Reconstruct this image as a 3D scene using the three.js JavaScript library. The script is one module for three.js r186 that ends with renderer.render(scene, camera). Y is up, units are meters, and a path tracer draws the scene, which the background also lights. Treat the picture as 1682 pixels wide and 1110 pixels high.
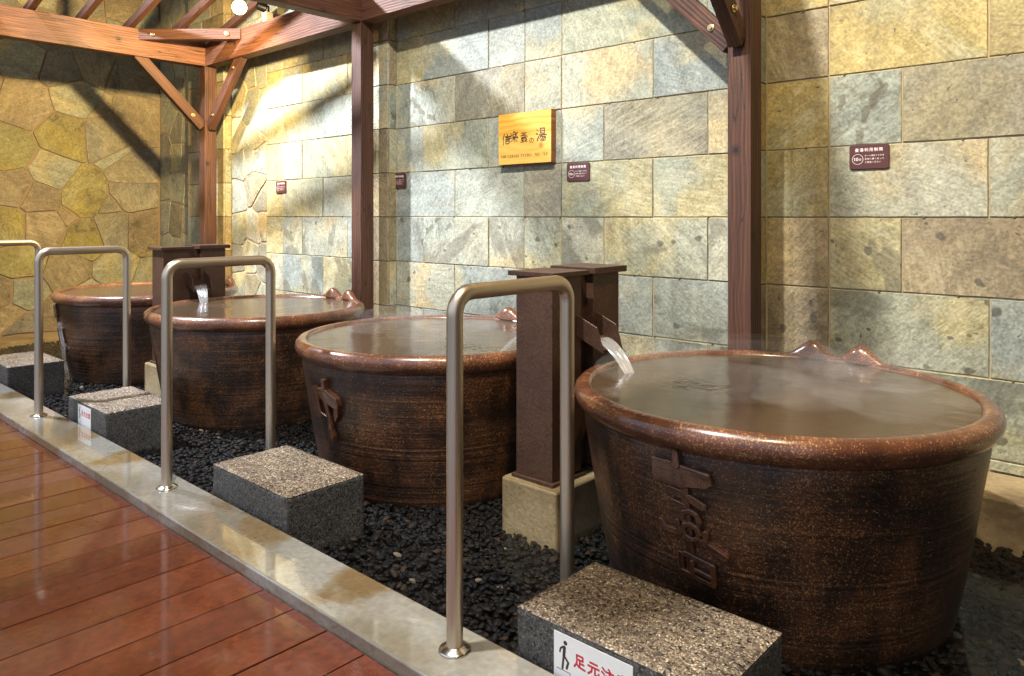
import * as THREE from 'three';
import { mergeGeometries, mergeVertices } from 'three/addons/utils/BufferGeometryUtils.js';
import { RoundedBoxGeometry } from 'three/addons/geometries/RoundedBoxGeometry.js';

// ---------------------------------------------------------------- camera, sky, lamps, exposure
const scene = new THREE.Scene();
const renderer = new THREE.WebGLRenderer({ antialias: true });
renderer.toneMapping = THREE.LinearToneMapping;
renderer.toneMappingExposure = 1.0;
renderer.shadowMap.enabled = true;
// level camera with a shifted lens: the horizon lies above the middle of the frame
const camera = new THREE.PerspectiveCamera(62.95, 1682 / 1510, 0.05, 400);
camera.setViewOffset(1682, 1510, 0, 400, 1682, 1110);
camera.position.set(0, 1.0, 0);
camera.lookAt(-0.672, 1.0, -0.741);
{
  const w = 64, h = 32, d = new Float32Array(w * h * 4);
  for (let j = 0; j < h; j++) for (let i = 0; i < w; i++) {
    const e = Math.max(0, (j + 0.5) / h * 2 - 1), k = (j * w + i) * 4, s = 0.95 + 0.15 * e;
    d[k] = s * 0.84; d[k + 1] = s * 0.95; d[k + 2] = s * 1.16; d[k + 3] = 1;
  }
  const sky = new THREE.DataTexture(d, w, h, THREE.RGBAFormat, THREE.FloatType);
  sky.mapping = THREE.EquirectangularReflectionMapping; sky.magFilter = THREE.LinearFilter; sky.needsUpdate = true;
  scene.background = sky; scene.environment = sky;
  scene.backgroundIntensity = 1; scene.environmentIntensity = 1;
}
// ceiling lamps over the edge of the deck: [x, y, z, colour, candela, aim, cone, soft edge]
const CEILING_LAMPS = [
  [-5.9, 3.96, -0.56, 0xf0f3ff, 188, [-4.6, 0.9, -2.9], 0.66, 0.6],
  [-1.7, 3.96, -0.56, 0xfffbf6, 66, [-1.2, 1.1, -3.2], 1.1, 0.6],
  [-0.2, 3.96, -0.56, 0xffe4b4, 30, [-0.6, 1.2, -3.2], 0.9, 0.8],
];
const BEAM_LAMP = { at: [-4.6, 2.36, -2.43], color: 0xffdc9c, candela: 46, aim: [-7.8, 1.3, -2.5] };

// ---------------------------------------------------------------- helpers
let seedState = 7;
const rnd = () => { seedState |= 0; seedState = seedState + 0x6D2B79F5 | 0; let t = Math.imul(seedState ^ seedState >>> 15, 1 | seedState); t = t + Math.imul(t ^ t >>> 7, 61 | t) ^ t; return ((t ^ t >>> 14) >>> 0) / 4294967296; };
const rr = (a, b) => a + (b - a) * rnd();
const clamp = (v, a = 0, b = 1) => Math.min(b, Math.max(a, v));
const mixc = (a, b, t) => [a[0] + (b[0] - a[0]) * t, a[1] + (b[1] - a[1]) * t, a[2] + (b[2] - a[2]) * t];
const sstep = (a, b, x) => { const t = clamp((x - a) / (b - a)); return t * t * (3 - 2 * t); };
const hash = (x, y, s) => { let h = Math.imul(x, 374761393) + Math.imul(y, 668265263) + Math.imul(s, 1274126177) | 0; h = Math.imul(h ^ h >>> 13, 1274126177); return ((h ^ h >>> 16) >>> 0) / 4294967296; };
// tileable value noise: x, y in cells, px, py = period in cells
function vn(x, y, px, py, s) {
  const xi = Math.floor(x), yi = Math.floor(y); let fx = x - xi, fy = y - yi; fx = fx * fx * (3 - 2 * fx); fy = fy * fy * (3 - 2 * fy);
  const a = ((xi % px) + px) % px, b = (a + 1) % px, c = ((yi % py) + py) % py, d = (c + 1) % py;
  return (hash(a, c, s) * (1 - fx) + hash(b, c, s) * fx) * (1 - fy) + (hash(a, d, s) * (1 - fx) + hash(b, d, s) * fx) * fy;
}
// u, v in 0..1
function fbm(u, v, px, py, oct, s) { let r = 0, a = 0.5, n = 0; for (let o = 0; o < oct; o++) { r += a * vn(u * px, v * py, px, py, s + o * 17); n += a; a *= 0.5; px *= 2; py *= 2; } return r / n; }
function tex(w, h, fn, { srgb = false, rx = 1, ry = 1 } = {}) {
  const d = new Uint8Array(w * h * 4);
  for (let j = 0; j < h; j++) for (let i = 0; i < w; i++) {
    const c = fn((i + 0.5) / w, (j + 0.5) / h, i, j), k = (j * w + i) * 4;
    if (typeof c === 'number') { d[k] = d[k + 1] = d[k + 2] = clamp(c) * 255; } else { d[k] = clamp(c[0]) * 255; d[k + 1] = clamp(c[1]) * 255; d[k + 2] = clamp(c[2]) * 255; }
    d[k + 3] = 255;
  }
  const t = new THREE.DataTexture(d, w, h, THREE.RGBAFormat);
  t.wrapS = t.wrapT = THREE.RepeatWrapping; t.magFilter = THREE.LinearFilter; t.minFilter = THREE.LinearMipmapLinearFilter; t.generateMipmaps = true;
  if (srgb) t.colorSpace = THREE.SRGBColorSpace;
  t.repeat.set(rx, ry); t.needsUpdate = true; return t;
}
const std = (o) => new THREE.MeshStandardMaterial(o);
const phy = (o) => new THREE.MeshPhysicalMaterial(o);
const taken = new Map();
function numbered(n) { const k = taken.get(n) || 0; taken.set(n, k + 1); return k ? n + '_' + String(k).padStart(3, '0') : n; }
function tag(o, label, category, group) { o.userData.label = label; o.userData.category = category; if (group) o.userData.group = group; return o; }
function thing(name, label, category, pos = [0, 0, 0], group) { const g = new THREE.Group(); g.name = numbered(name); g.position.set(...pos); scene.add(g); return tag(g, label, category, group); }
function part(parent, name, geo, mat, label) { const m = new THREE.Mesh(geo, mat); m.name = name; m.castShadow = m.receiveShadow = true; if (label) m.userData.label = label; parent.add(m); return m; }
function struct(name, geo, mat) { const m = new THREE.Mesh(geo, mat); m.name = numbered(name); m.userData.kind = 'structure'; m.castShadow = m.receiveShadow = true; scene.add(m); return m; }
function structGroup(name) { const g = new THREE.Group(); g.name = numbered(name); g.userData.kind = 'structure'; scene.add(g); return g; }
// bevelled bar between two points; uv: u along the length, v round it, in metres
function bar(p, q, w, h, bev = 0.004, up = [0, 1, 0], uo = 0, vo = 0) {
  const a = new THREE.Vector3(...p), b = new THREE.Vector3(...q), L = a.distanceTo(b);
  const g = new RoundedBoxGeometry(L, h, w, 2, bev);
  const P = g.attributes.position, N = g.attributes.normal, uv = g.attributes.uv;
  for (let i = 0; i < P.count; i++) {
    const ny = Math.abs(N.getY(i)), nz = Math.abs(N.getZ(i)), nx = Math.abs(N.getX(i));
    if (nx > ny && nx > nz) uv.setXY(i, P.getZ(i) * 0.2 + uo, P.getY(i) + vo);
    else if (ny > nz) uv.setXY(i, P.getX(i) + uo, P.getZ(i) + vo + 0.37); else uv.setXY(i, P.getX(i) + uo, P.getY(i) + vo);
  }
  const x = b.clone().sub(a).normalize(), u = new THREE.Vector3(...up), z = x.clone().cross(u).normalize(), y = z.clone().cross(x).normalize();
  const m = new THREE.Matrix4().makeBasis(x, y, z); m.setPosition(a.clone().add(b).multiplyScalar(0.5));
  return g.applyMatrix4(m);
}
const boxg = (x0, x1, y0, y1, z0, z1, bev = 0.004) => { const g = new RoundedBoxGeometry(x1 - x0, y1 - y0, z1 - z0, 2, bev); boxUV(g); g.translate((x0 + x1) / 2, (y0 + y1) / 2, (z0 + z1) / 2); return g; };
function boxUV(g) { const P = g.attributes.position, N = g.attributes.normal, uv = g.attributes.uv; for (let i = 0; i < P.count; i++) { const a = Math.abs(N.getX(i)), b = Math.abs(N.getY(i)), c = Math.abs(N.getZ(i)); if (a > b && a > c) uv.setXY(i, P.getZ(i), P.getY(i)); else if (b > c) uv.setXY(i, P.getX(i), P.getZ(i)); else uv.setXY(i, P.getX(i), P.getY(i)); } return g; }
function lathe(pts, seg = 96, uRound = 1) {
  const g = new THREE.LatheGeometry(pts.map((p) => new THREE.Vector2(p[0], p[1])), seg);
  const P = g.attributes.position, uv = g.attributes.uv; for (let i = 0; i < P.count; i++) uv.setXY(i, uv.getX(i) * uRound, P.getY(i)); return g;
}

// ---------------------------------------------------------------- materials
const stoneBump = tex(512, 512, (u, v) => {
  const w = fbm(u, v, 3, 3, 4, 91) * 1.4; const r = fbm(u + 0.12 * w, v + 0.1 * w, 5, 9, 6, 11); const l = 1 - Math.abs(2 * fbm(u + w * 0.15, v, 4, 8, 4, 33) - 1);
  return 0.6 * r + 0.08 * Math.pow(l, 4) + 0.17 * fbm(u, v + u, 14, 56, 4, 5) + 0.15 * fbm(u, v, 90, 90, 2, 6);
}, { rx: 1 / 0.9, ry: 1 / 0.9 });
const STONE = {
  g: [[0.57, 0.58, 0.49], [0.63, 0.635, 0.545], [0.50, 0.53, 0.49], [0.68, 0.63, 0.45]],
  c: [[0.645, 0.64, 0.55], [0.69, 0.685, 0.60], [0.56, 0.59, 0.54], [0.73, 0.655, 0.49]],
  s: [[0.585, 0.605, 0.56], [0.64, 0.65, 0.59], [0.50, 0.54, 0.54], [0.69, 0.66, 0.53]],
  o: [[0.62, 0.56, 0.38], [0.67, 0.605, 0.385], [0.56, 0.51, 0.39], [0.60, 0.585, 0.45]],
  b: [[0.565, 0.505, 0.39], [0.62, 0.56, 0.43], [0.50, 0.455, 0.37], [0.63, 0.57, 0.40]],
  k: [[0.52, 0.505, 0.44], [0.57, 0.55, 0.47], [0.47, 0.46, 0.42], [0.58, 0.545, 0.43]],
  y: [[0.60, 0.555, 0.31], [0.66, 0.61, 0.33], [0.54, 0.50, 0.33], [0.59, 0.57, 0.38]],
};
const stoneMats = {}, stainedMats = {};
Object.entries(STONE).forEach(([k, [a, b, c, d]], n) => {
  const S = 100 + n * 50;
  const map = tex(512, 512, (u, v) => {
    const wp = fbm(u, v, 2, 2, 3, S); const m1 = fbm(u + 0.25 * wp, v + 0.1 * wp, 2, 3, 5, S + 1), m2 = fbm(u + 0.2 * wp, v, 3, 2, 5, S + 2), st = fbm(u + 0.3 * v, v, 3, 20, 5, S + 3), gr = fbm(u, v, 64, 64, 3, S + 4);
    let col = mixc(a, b, sstep(0.32, 0.68, m1)); col = mixc(col, c, sstep(0.45, 0.75, m2) * 0.75); col = mixc(col, d, sstep(0.48, 0.68, fbm(u, v + 0.2 * wp, 3, 3, 4, S + 5)) * 0.85);
    const vein = Math.pow(1 - Math.abs(2 * fbm(u + 0.1 * wp, v + 0.3 * wp, 4, 3, 5, S + 6) - 1), 22);
    const cleft = Math.pow(1 - Math.abs(2 * fbm(u + 0.06 * m1, v + u, 9, 34, 4, S + 9) - 1), 3), fine = fbm(u, v, 150, 150, 2, S + 10), spot = vn(u * 90, v * 90, 90, 90, S + 11), blot = fbm(u, v, 22, 22, 3, S + 12);
    const f = 0.86 + 0.2 * (st - 0.5) * 1.3 + 0.17 * (gr - 0.5) + 0.34 * (fine - 0.5) + 0.08 * (cleft - 0.45) + 0.13; const cr = Math.pow(1 - Math.abs(2 * fbm(u, v + 0.2 * m1, 5, 5, 4, S + 8) - 1), 40);
    col = col.map((x) => x * f); col = mixc(col, [0.80, 0.78, 0.68], Math.max(vein * 0.25, sstep(0.66, 0.9, cleft) * sstep(0.5, 0.62, m1) * 0.3)); col = mixc(col, [0.24, 0.22, 0.18], cr * 0.35 * sstep(0.55, 0.65, m2)); col = mixc(col, [0.34, 0.30, 0.22], sstep(0.64, 0.7, blot) * sstep(0.6, 0.68, m2) * 0.45);
    return spot > 0.955 ? mixc(col, [0.25, 0.22, 0.17], sstep(0.955, 0.99, spot) * 0.8) : col;
  }, { srgb: true, rx: 1 / 1.1, ry: 1 / 1.1 });
  if (!'gcsb'.includes(k)) { /* upper courses only */ } else {
    const src = map.image.data, dd = new Uint8Array(src.length);
    for (let y = 0; y < 512; y++) for (let x = 0; x < 512; x++) {
      const u = x / 512, v = y / 512, q = (y * 512 + x) * 4, wob = fbm(u, v, 40, 40, 2, S + 20) * 0.012, gx = u * 16, gy = v * 16, cx = Math.floor(gx), cy = Math.floor(gy), on = hash(cx, cy, S + 21), rad = 0.006 + 0.015 * hash(cx, cy, S + 22);
      const dx = (gx - cx - 0.3 - 0.4 * hash(cx, cy, S + 23)) / 16, dy = (gy - cy - 0.3 - 0.4 * hash(cx, cy, S + 24)) / 16, dist = Math.hypot(dx, dy * (dy < 0 ? 0.55 : 1)) + wob - 0.006;
      const drop = on > 0.87 ? sstep(rad, rad * 0.6, dist * 1.1) * 0.6 : 0, damp = sstep(0.56, 0.66, fbm(u, v, 9, 3, 5, S + 25)) * 0.35, t = Math.max(drop, damp);
      const c = mixc([src[q], src[q + 1], src[q + 2]], [72, 70, 58], t); dd[q] = c[0]; dd[q + 1] = c[1]; dd[q + 2] = c[2]; dd[q + 3] = 255;
    }
    const sm = new THREE.DataTexture(dd, 512, 512, THREE.RGBAFormat); sm.wrapS = sm.wrapT = THREE.RepeatWrapping; sm.magFilter = THREE.LinearFilter; sm.colorSpace = THREE.SRGBColorSpace; sm.repeat.copy(map.repeat); sm.needsUpdate = true;
    stainedMats[k] = std({ map: sm, roughness: 0.6, bumpMap: stoneBump, bumpScale: 0.010 });
  }
  stoneMats[k] = [[1, 1, 1], [0.92, 0.935, 0.94], [1.05, 1.03, 0.97]].map((t) => std({ map, color: new THREE.Color().setRGB(...t), roughness: 0.66, bumpMap: stoneBump, bumpScale: 0.010 }));
});
const mortarMat = std({ color: new THREE.Color().setRGB(0.46, 0.36, 0.21), roughness: 0.95, bumpMap: stoneBump, bumpScale: 0.004 });
const mortarRed = std({ color: new THREE.Color().setRGB(0.36, 0.26, 0.16), roughness: 0.95, bumpMap: stoneBump, bumpScale: 0.004 });
const woodTex = (S, A, B, C) => tex(1024, 512, (u, v) => {
  const w = fbm(u, v, 3, 4, 3, S) * 0.05; const g = fbm(u, v + w, 4, 48, 4, S + 1), lines = Math.pow(0.5 + 0.5 * Math.sin((v + w * 1.6) * 2 * Math.PI * 44 + 9 * fbm(u, v, 2, 8, 3, S + 2)), 2), fib = fbm(u, v, 10, 180, 2, S + 4), crk = Math.pow(1 - Math.abs(2 * fbm(u, v + w, 3, 22, 3, S + 5) - 1), 60), m = fbm(u, v, 3, 3, 4, S + 3);
  let col = mixc(A, B, clamp(0.45 * lines + 0.9 * g - 0.25)).map((x) => x * (0.78 + 0.44 * fib)); col = mixc(col, C, sstep(0.5, 0.7, m) * 0.65); col = mixc(col, C.map((x) => x * 0.35), crk * 0.8);
  for (const [ku, kv] of [[0.17, 0.3], [0.62, 0.72], [0.85, 0.15], [0.4, 0.86]]) { const d = Math.hypot((u - ku) * 2 * 1.2, (v - kv) * 1.2) / 0.022; if (d < 3) { const q = 0.5 + 0.5 * Math.sin(d * 5); col = mixc(col, [A[0] * 0.45, A[1] * 0.45, A[2] * 0.45], sstep(1.5, 0.5, d) * 0.8 + sstep(3, 1.2, d) * q * 0.35); } }
  return col;
}, { srgb: true, rx: 1 / 1.6, ry: 1 / 0.8 });
const woodBump = tex(1024, 512, (u, v) => { const w = fbm(u, v, 3, 4, 3, 40) * 0.05; return 0.5 * fbm(u, v + w, 4, 64, 4, 41) + 0.3 * (0.5 + 0.5 * Math.sin((v + w * 1.6) * 2 * Math.PI * 44 + 9 * fbm(u, v, 2, 8, 3, 42))) + 0.2 * fbm(u, v, 128, 64, 2, 43); }, { rx: 1 / 1.6, ry: 1 / 0.8 });
const postWood = std({ map: woodTex(40, [0.275, 0.165, 0.115], [0.395, 0.26, 0.18], [0.21, 0.125, 0.09]), roughness: 0.62, bumpMap: woodBump, bumpScale: 0.0025 });
const beamWood = std({ map: woodTex(60, [0.36, 0.225, 0.155], [0.51, 0.335, 0.23], [0.28, 0.165, 0.115]), roughness: 0.6, bumpMap: woodBump, bumpScale: 0.0035 });
const boltMat = std({ color: new THREE.Color().setRGB(0.6, 0.47, 0.28), metalness: 1, roughness: 0.35 });
const darkMetal = std({ color: new THREE.Color().setRGB(0.02, 0.02, 0.02), metalness: 0.6, roughness: 0.4 });

// ---------------------------------------------------------------- ground, roof and far walls
struct('ground', new THREE.PlaneGeometry(300, 300).rotateX(-Math.PI / 2).translate(0, -0.34, 0), std({ color: new THREE.Color().setRGB(0.12, 0.11, 0.09), roughness: 0.95 }));
{
  const m = std({ map: woodTex(80, [0.30, 0.20, 0.14], [0.40, 0.28, 0.2], [0.24, 0.16, 0.11]), roughness: 0.7 });
  struct('ceiling', boxg(-8.2, 3.0, 4.3, 4.5, -3.7, 1.6, 0.01), m);
  const w = thing('end_wall', 'plain dark plaster wall closing the bath on the right', 'wall', [2.6, 0, 0]);
  part(w, 'wall_panel', boxg(0, 0.25, -0.34, 4.29, -3.7, 1.6, 0.01), std({ color: new THREE.Color().setRGB(0.16, 0.13, 0.1), roughness: 0.9, bumpMap: stoneBump, bumpScale: 0.004 }));
}

// ---------------------------------------------------------------- stone walls
function slab(poly, depth, kind, uvShift = true) {            // poly: [[x, y]...] in metres
  const s = new THREE.Shape(poly.map((p) => new THREE.Vector2(p[0], p[1])));
  const g = new THREE.ExtrudeGeometry(s, { depth, bevelEnabled: true, bevelThickness: 0.0025, bevelSize: 0.0025, bevelOffset: -0.0025, bevelSegments: 1, steps: 1, curveSegments: 1 });
  const uv = g.attributes.uv, ox = rnd() * 3, oy = rnd() * 3, fl = rnd() < 0.5 ? -1 : 1, an = rr(-1.6, 1.6), ca = Math.cos(an), sa = Math.sin(an);
  for (let i = 0; i < uv.count; i++) { const a = uv.getX(i) * fl, b = uv.getY(i); uv.setXY(i, a * ca - b * sa + ox, a * sa + b * ca + oy); }
  return g;
}
const pick = (s) => s[Math.floor(rnd() * s.length)];
const stoneMat = (k) => stoneMats[k][Math.floor(rnd() * 3)];
function rectPoly(x0, x1, y0, y1, j = 0.0022) {
  const out = []; const e = 0.0012, side = (ax, ay, bx, by, nx, ny) => { const L = Math.hypot(bx - ax, by - ay), n = Math.max(2, Math.round(L / 0.07)); for (let i = 0; i < n; i++) { const t = i / n, q = i === 0 ? e : rr(-0.4, 1) * 0.0016; out.push([ax + (bx - ax) * t - nx * q, ay + (by - ay) * t - ny * q]); } };
  x0 += j; x1 -= j; y0 += j; y1 -= j;
  side(x0, y0, x1, y0, 0, -1); side(x1, y0, x1, y1, 1, 0); side(x1, y1, x0, y1, 0, 1); side(x0, y1, x0, y0, -1, 0); return out;
}
const WZ = -3.26, PZ = -3.185, LX = -7.8;
const main = thing('tiled_stone_wall', 'long slate-tiled back wall behind the four tubs', 'wall', [0, 0, 0]);
part(main, 'backing', boxg(-8.1, 2.6, -0.34, 4.29, WZ - 0.3, WZ - 0.0075, 0.002), mortarMat);
const rowsY = [0.054, 0.098, 0.396, 0.695, 0.9945, 1.292, 1.592, 1.889, 2.188, 2.486, 2.785, 3.083, 3.38];
const even = [-5.72, -5.46, -4.893, -4.28], odd = [-5.72, -5.46, -5.18, -4.583, -4.28];
const right = {
  0: [-4.016, -3.444, -2.587, -2.004, -1.417, -1.144, -0.562, 0.04], 1: [-4.016, -3.745, -3.147, -2.587, -2.303, -1.703, -1.417, -1.144, -0.86, -0.26, 0.34],
  2: [-4.016, -3.444, -2.86, -2.587, -2.004, -1.417, -1.144, -0.56, 0.04], 3: [-4.016, -3.745, -3.147, -2.864, -2.587, -2.303, -1.703, -1.417, -1.144, -0.86, -0.26, 0.34],
  4: [-4.016, -3.444, -2.864, -2.587, -2.004, -1.417, -1.144, -0.563, 0.04], 5: [-4.016, -3.745, -3.147, -2.587, -2.303, -1.703, -1.417, -1.144, -0.859, -0.26, 0.34],
  6: [-4.016, -3.444, -2.857, -2.587, -2.002, -1.417, -1.144, -0.564, 0.04], 7: [-4.016, -3.745, -3.147, -2.857, -2.585, -1.705, -1.417, -1.144, -0.86, -0.26, 0.34],
  8: [-4.016, -3.444, -2.86, -2.303, -1.703, -1.417, -0.86, -0.26, 0.34],
};
const kindAt = { '-1.4,6': 'b', '-1.1,6': 'o', '-0.6,6': 'o', '-1.4,5': 'o', '-1.1,5': 'c', '-0.9,5': 'k', '-1.4,4': 'o', '-1.1,4': 'c', '-0.6,4': 'c', '-1.4,3': 'b', '-1.1,3': 'g', '-0.9,3': 'b', '-1.4,2': 'b', '-1.1,2': 'g', '-0.6,2': 's', '-1.4,7': 'o', '-1.1,7': 'b', '-0.9,7': 'b', '-1.1,1': 'g', '-0.9,1': 'g', '-0.3,1': 'k', '-0.6,0': 'g', '-1.1,0': 'g', '-0.3,3': 'g', '-0.3,5': 'b', '-0.3,7': 'b', '0.0,4': 'g', '0.0,6': 'b',
  '-3.4,8': 's', '-3.7,7': 's', '-2.9,7': 's', '-3.4,6': 'k', '-4.0,6': 'c', '-3.1,6': 'c', '-2.9,6': 'c', '-2.6,6': 'c', '-2.0,6': 's', '-3.7,5': 'g', '-3.1,5': 's', '-2.6,5': 's', '-2.3,5': 'k', '-1.7,5': 'c', '-4.0,4': 's', '-3.4,4': 's', '-2.9,4': 'k', '-2.6,4': 'g', '-2.0,4': 'g', '-3.7,3': 'c', '-3.1,3': 'c', '-2.9,3': 'g', '-2.6,3': 'c', '-2.3,3': 'g', '-4.0,2': 'c', '-3.4,2': 's', '-2.6,2': 's', '-2.0,2': 's' };
for (let r = 0; r < rowsY.length - 1; r++) {
  const L = r % 2 ? odd : even, Rr = right[r] || (r % 2 ? right[7] : right[8]);
  const y0 = rowsY[r], y1 = rowsY[r + 1];
  const cells = [];
  for (let i = 0; i + 1 < L.length; i++) cells.push([L[i], L[i + 1]]);
  cells.push([-4.28, -4.012]);
  for (let i = 0; i + 1 < Rr.length; i++) cells.push([Rr[i], Rr[i + 1]]);
  for (let x = Rr[Rr.length - 1]; x < 2.5; x += 0.594) cells.push([x, Math.min(2.6, x + 0.594)]);
  for (const [a, b] of cells) {
    if (r > 9 && a > -3.5) continue;
    const k = kindAt[a.toFixed(1) + ',' + r] || (a < -4.5 ? pick('scgsg') : a > -1.5 ? pick('obcg') : pick('gcsgs'));
    const dz = rr(-0.003, 0.003); const m = part(main, 'stone_tile', slab(rectPoly(a, b, y0, y1, Math.min(0.0022, (y1 - y0) * 0.05)), 0.02, k), r <= 3 && stainedMats[k] && rnd() < 0.75 ? stainedMats[k] : stoneMat(k)); m.position.z = WZ - 0.0225 + dz;
  }
}
{
  const pin = new THREE.CylinderGeometry(0.0045, 0.005, 0.006, 10).rotateX(Math.PI / 2), pm = std({ color: new THREE.Color().setRGB(0.12, 0.09, 0.05), roughness: 0.8 });
  for (let r = 2; r < 9; r++) for (let x = -5.55 + (r % 2) * 0.15; x < -0.3; x += 0.297) { if (Math.abs(x + 4.12) < 0.14 || Math.abs(x + 1.5) < 0.1 || rnd() < 0.25) continue; const m = part(main, 'fixing_pin', pin, pm); m.position.set(x + rr(-0.02, 0.02), rowsY[r] + rr(-0.002, 0.002), WZ - 0.0005); }
}
// stone piers behind the posts, faced with strips of tile
function pier(x0, x1, label, kinds) {
  const g = thing('stone_pier', label, 'pier', [0, 0, 0], 'tiled piers behind the timber posts');
  part(g, 'pier_core', boxg(x0 + 0.012, x1 - 0.012, 0.06, 3.4, WZ + 0.004, PZ - 0.012, 0.002), mortarMat);
  for (let r = 1; r < rowsY.length - 1; r++) {
    const y0 = rowsY[r], y1 = rowsY[r + 1]; let a = x0;
    const cuts = x1 - x0 > 0.4 ? (r % 2 ? [x0 + 0.28, x1] : [x0 + 0.44, x1]) : [x1];
    for (const b of cuts) { const k = pick(kinds); const m = part(g, 'stone_tile', slab(rectPoly(a, b, y0, y1), 0.012, k), stoneMat(k)); m.position.z = PZ - 0.0145; a = b; }
    const k = pick(kinds); const m = part(g, 'edge_tile', slab(rectPoly(0, PZ - WZ - 0.013, y0, y1, 0.0015), 0.008, k), stoneMat(k)); m.rotation.y = Math.PI / 2; m.position.set(x1 - 0.012, 0, PZ - 0.0155);
    const n = part(g, 'edge_tile', slab(rectPoly(0, PZ - WZ - 0.013, y0, y1, 0.0015), 0.008, k), stoneMat(k)); n.rotation.y = -Math.PI / 2; n.position.set(x0 + 0.012, 0, WZ - 0.001);
  }
}
pier(-1.548, -1.417, 'narrow tiled pier behind the post nearest the big round tub', 'bgo');
pier(-4.218, -4.016, 'narrow tiled pier behind the middle timber post', 'bbc');
pier(-7.0, -6.308, 'broad tiled pier behind the braced post in the far corner', 'bcgb');
// random rubble facing
function clip(poly, nx, ny, d) {                                 // keep n.p <= d
  const out = []; for (let i = 0; i < poly.length; i++) { const p = poly[i], q = poly[(i + 1) % poly.length], a = nx * p[0] + ny * p[1] - d, b = nx * q[0] + ny * q[1] - d; if (a <= 0) out.push(p); if ((a < 0 && b > 0) || (a > 0 && b < 0)) { const t = a / (a - b); out.push([p[0] + (q[0] - p[0]) * t, p[1] + (q[1] - p[1]) * t]); } } return out;
}
function rubble(seeds, x0, x1, y0, y1, joint) {
  return seeds.map((s, i) => {
    let P = [[x0, y0], [x1, y0], [x1, y1], [x0, y1]];
    seeds.forEach((t, j) => { if (i === j || P.length < 3) return; const dx = t[0] - s[0], dy = t[1] - s[1], L = Math.hypot(dx, dy); if (L > 1.6) return; P = clip(P, dx / L, dy / L, (dx * (s[0] + t[0]) / 2 + dy * (s[1] + t[1]) / 2 + ((s[3] ? 0 : 0.032) - (t[3] ? 0 : 0.032)) / 2) / L - joint * (0.35 + 0.5 * hash(Math.min(i, j), Math.max(i, j), 3))); });
    if (P.length < 3) return null;
    const Q = []; for (let k = 0; k < P.length; k++) {
      const p = P[k], q = P[(k + 1) % P.length], L = Math.hypot(q[0] - p[0], q[1] - p[1]); if (L < 0.008) continue;
      const n = Math.max(2, Math.round(L / 0.05)), nx = (q[1] - p[1]) / L, ny = -(q[0] - p[0]) / L, bow = rr(-0.008, 0.010);
      const c = Math.min(0.012, L * 0.2) / L;
      for (let m = 0; m <= n; m++) { const t = c + (1 - 2 * c) * m / n, o = -bow * Math.sin(Math.PI * t) - rr(0, 0.003); Q.push([p[0] + (q[0] - p[0]) * t + nx * o, p[1] + (q[1] - p[1]) * t + ny * o]); }
    }
    return Q.length > 4 ? Q : null;
  });
}
const lw = thing('rubble_stone_wall', 'side wall of irregular ochre and grey flagstones at the far left', 'wall', [LX, 0, 0]);
part(lw, 'backing', boxg(-0.3, -0.013, -0.34, 4.29, WZ - 0.01, 1.6, 0.002), mortarRed);
{
  const seeds = [[2.05,2.46,'g'],[2.08,2.03,'b'],[1.94,1.57,'y'],[2.39,1.76,'y'],[2.47,2.13,'g'],[2.38,2.37,'k'],[2.62,2.46,'k'],[2.81,2.4,'k',1],[3.04,2.42,'k'],[2.69,1.99,'k',1],[2.75,1.78,'k'],[3.0,1.96,'b'],[2.84,1.62,'g',1],[2.26,1.39,'g'],[2.0,1.27,'b'],[3.0,1.42,'k'],[2.18,1.19,'b'],[2.54,1.2,'y'],[3.0,1.24,'k'],[2.79,1.08,'k',1],[3.08,0.85,'b'],[2.82,0.85,'k'],[2.57,0.76,'y'],[2.2,0.89,'b'],[1.93,0.89,'y'],[2.39,1.0,'b',1],[2.03,0.61,'y'],[2.43,0.5,'b'],[2.82,0.48,'g'],[3.11,0.38,'g',1],[2.04,0.27,'g'],[1.89,0.28,'b'],[1.95,0.13,'b'],[2.07,0.0,'k'],[2.3,0.05,'b'],[2.6,0.2,'g'],[2.95,0.12,'b']];
  for (let y = 2.75; y < 4.3; y += 0.27) for (let x = 1.9; x < 3.3; x += 0.33) seeds.push([x + rr(-0.09, 0.09), y + rr(-0.08, 0.08), pick('kgkb')]);
  for (let y = 0; y < 4.3; y += 0.32) for (let x = -1.6; x < 1.7; x += 0.36) seeds.push([x + rr(-0.1, 0.1), y + rr(-0.09, 0.09), pick('ybgbk')]);
  rubble(seeds, -1.6, 3.252, -0.06, 4.28, 0.0065).forEach((P, i) => { if (!P) return; const k = seeds[i][2]; const m = part(lw, 'flagstone', slab(P, 0.02, k), stoneMat(k)); m.rotation.y = Math.PI / 2; m.position.x = -0.0225 + rr(-0.005, 0.004); });
}
{
  const seeds = []; for (let y = 0.1; y < 3.4; y += 0.3) for (const x of [-7.65, -7.4, -7.15]) seeds.push([x + rr(-0.08, 0.08), y + rr(-0.1, 0.1), pick('gkgc')]);
  rubble(seeds, -7.79, -7.005, 0.056, 3.4, 0.008).forEach((P, i) => { if (P) { const k = seeds[i][2]; const m = part(main, 'flagstone', slab(P, 0.02, k), stoneMat(k)); m.position.z = WZ - 0.0225 + rr(-0.002, 0.002); } });
  const s2 = []; for (let y = 0.1; y < 3.4; y += 0.27) for (const x of [-6.2, -5.95, -5.8]) s2.push([x + rr(-0.06, 0.06), y + rr(-0.1, 0.1), pick('gcks')]);
  rubble(s2, -6.305, -5.722, 0.056, 3.4, 0.008).forEach((P, i) => { if (P) { const k = s2[i][2]; const m = part(main, 'flagstone', slab(P, 0.02, k), stoneMat(k)); m.position.z = WZ - 0.0225 + rr(-0.002, 0.002); } });
}
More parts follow.
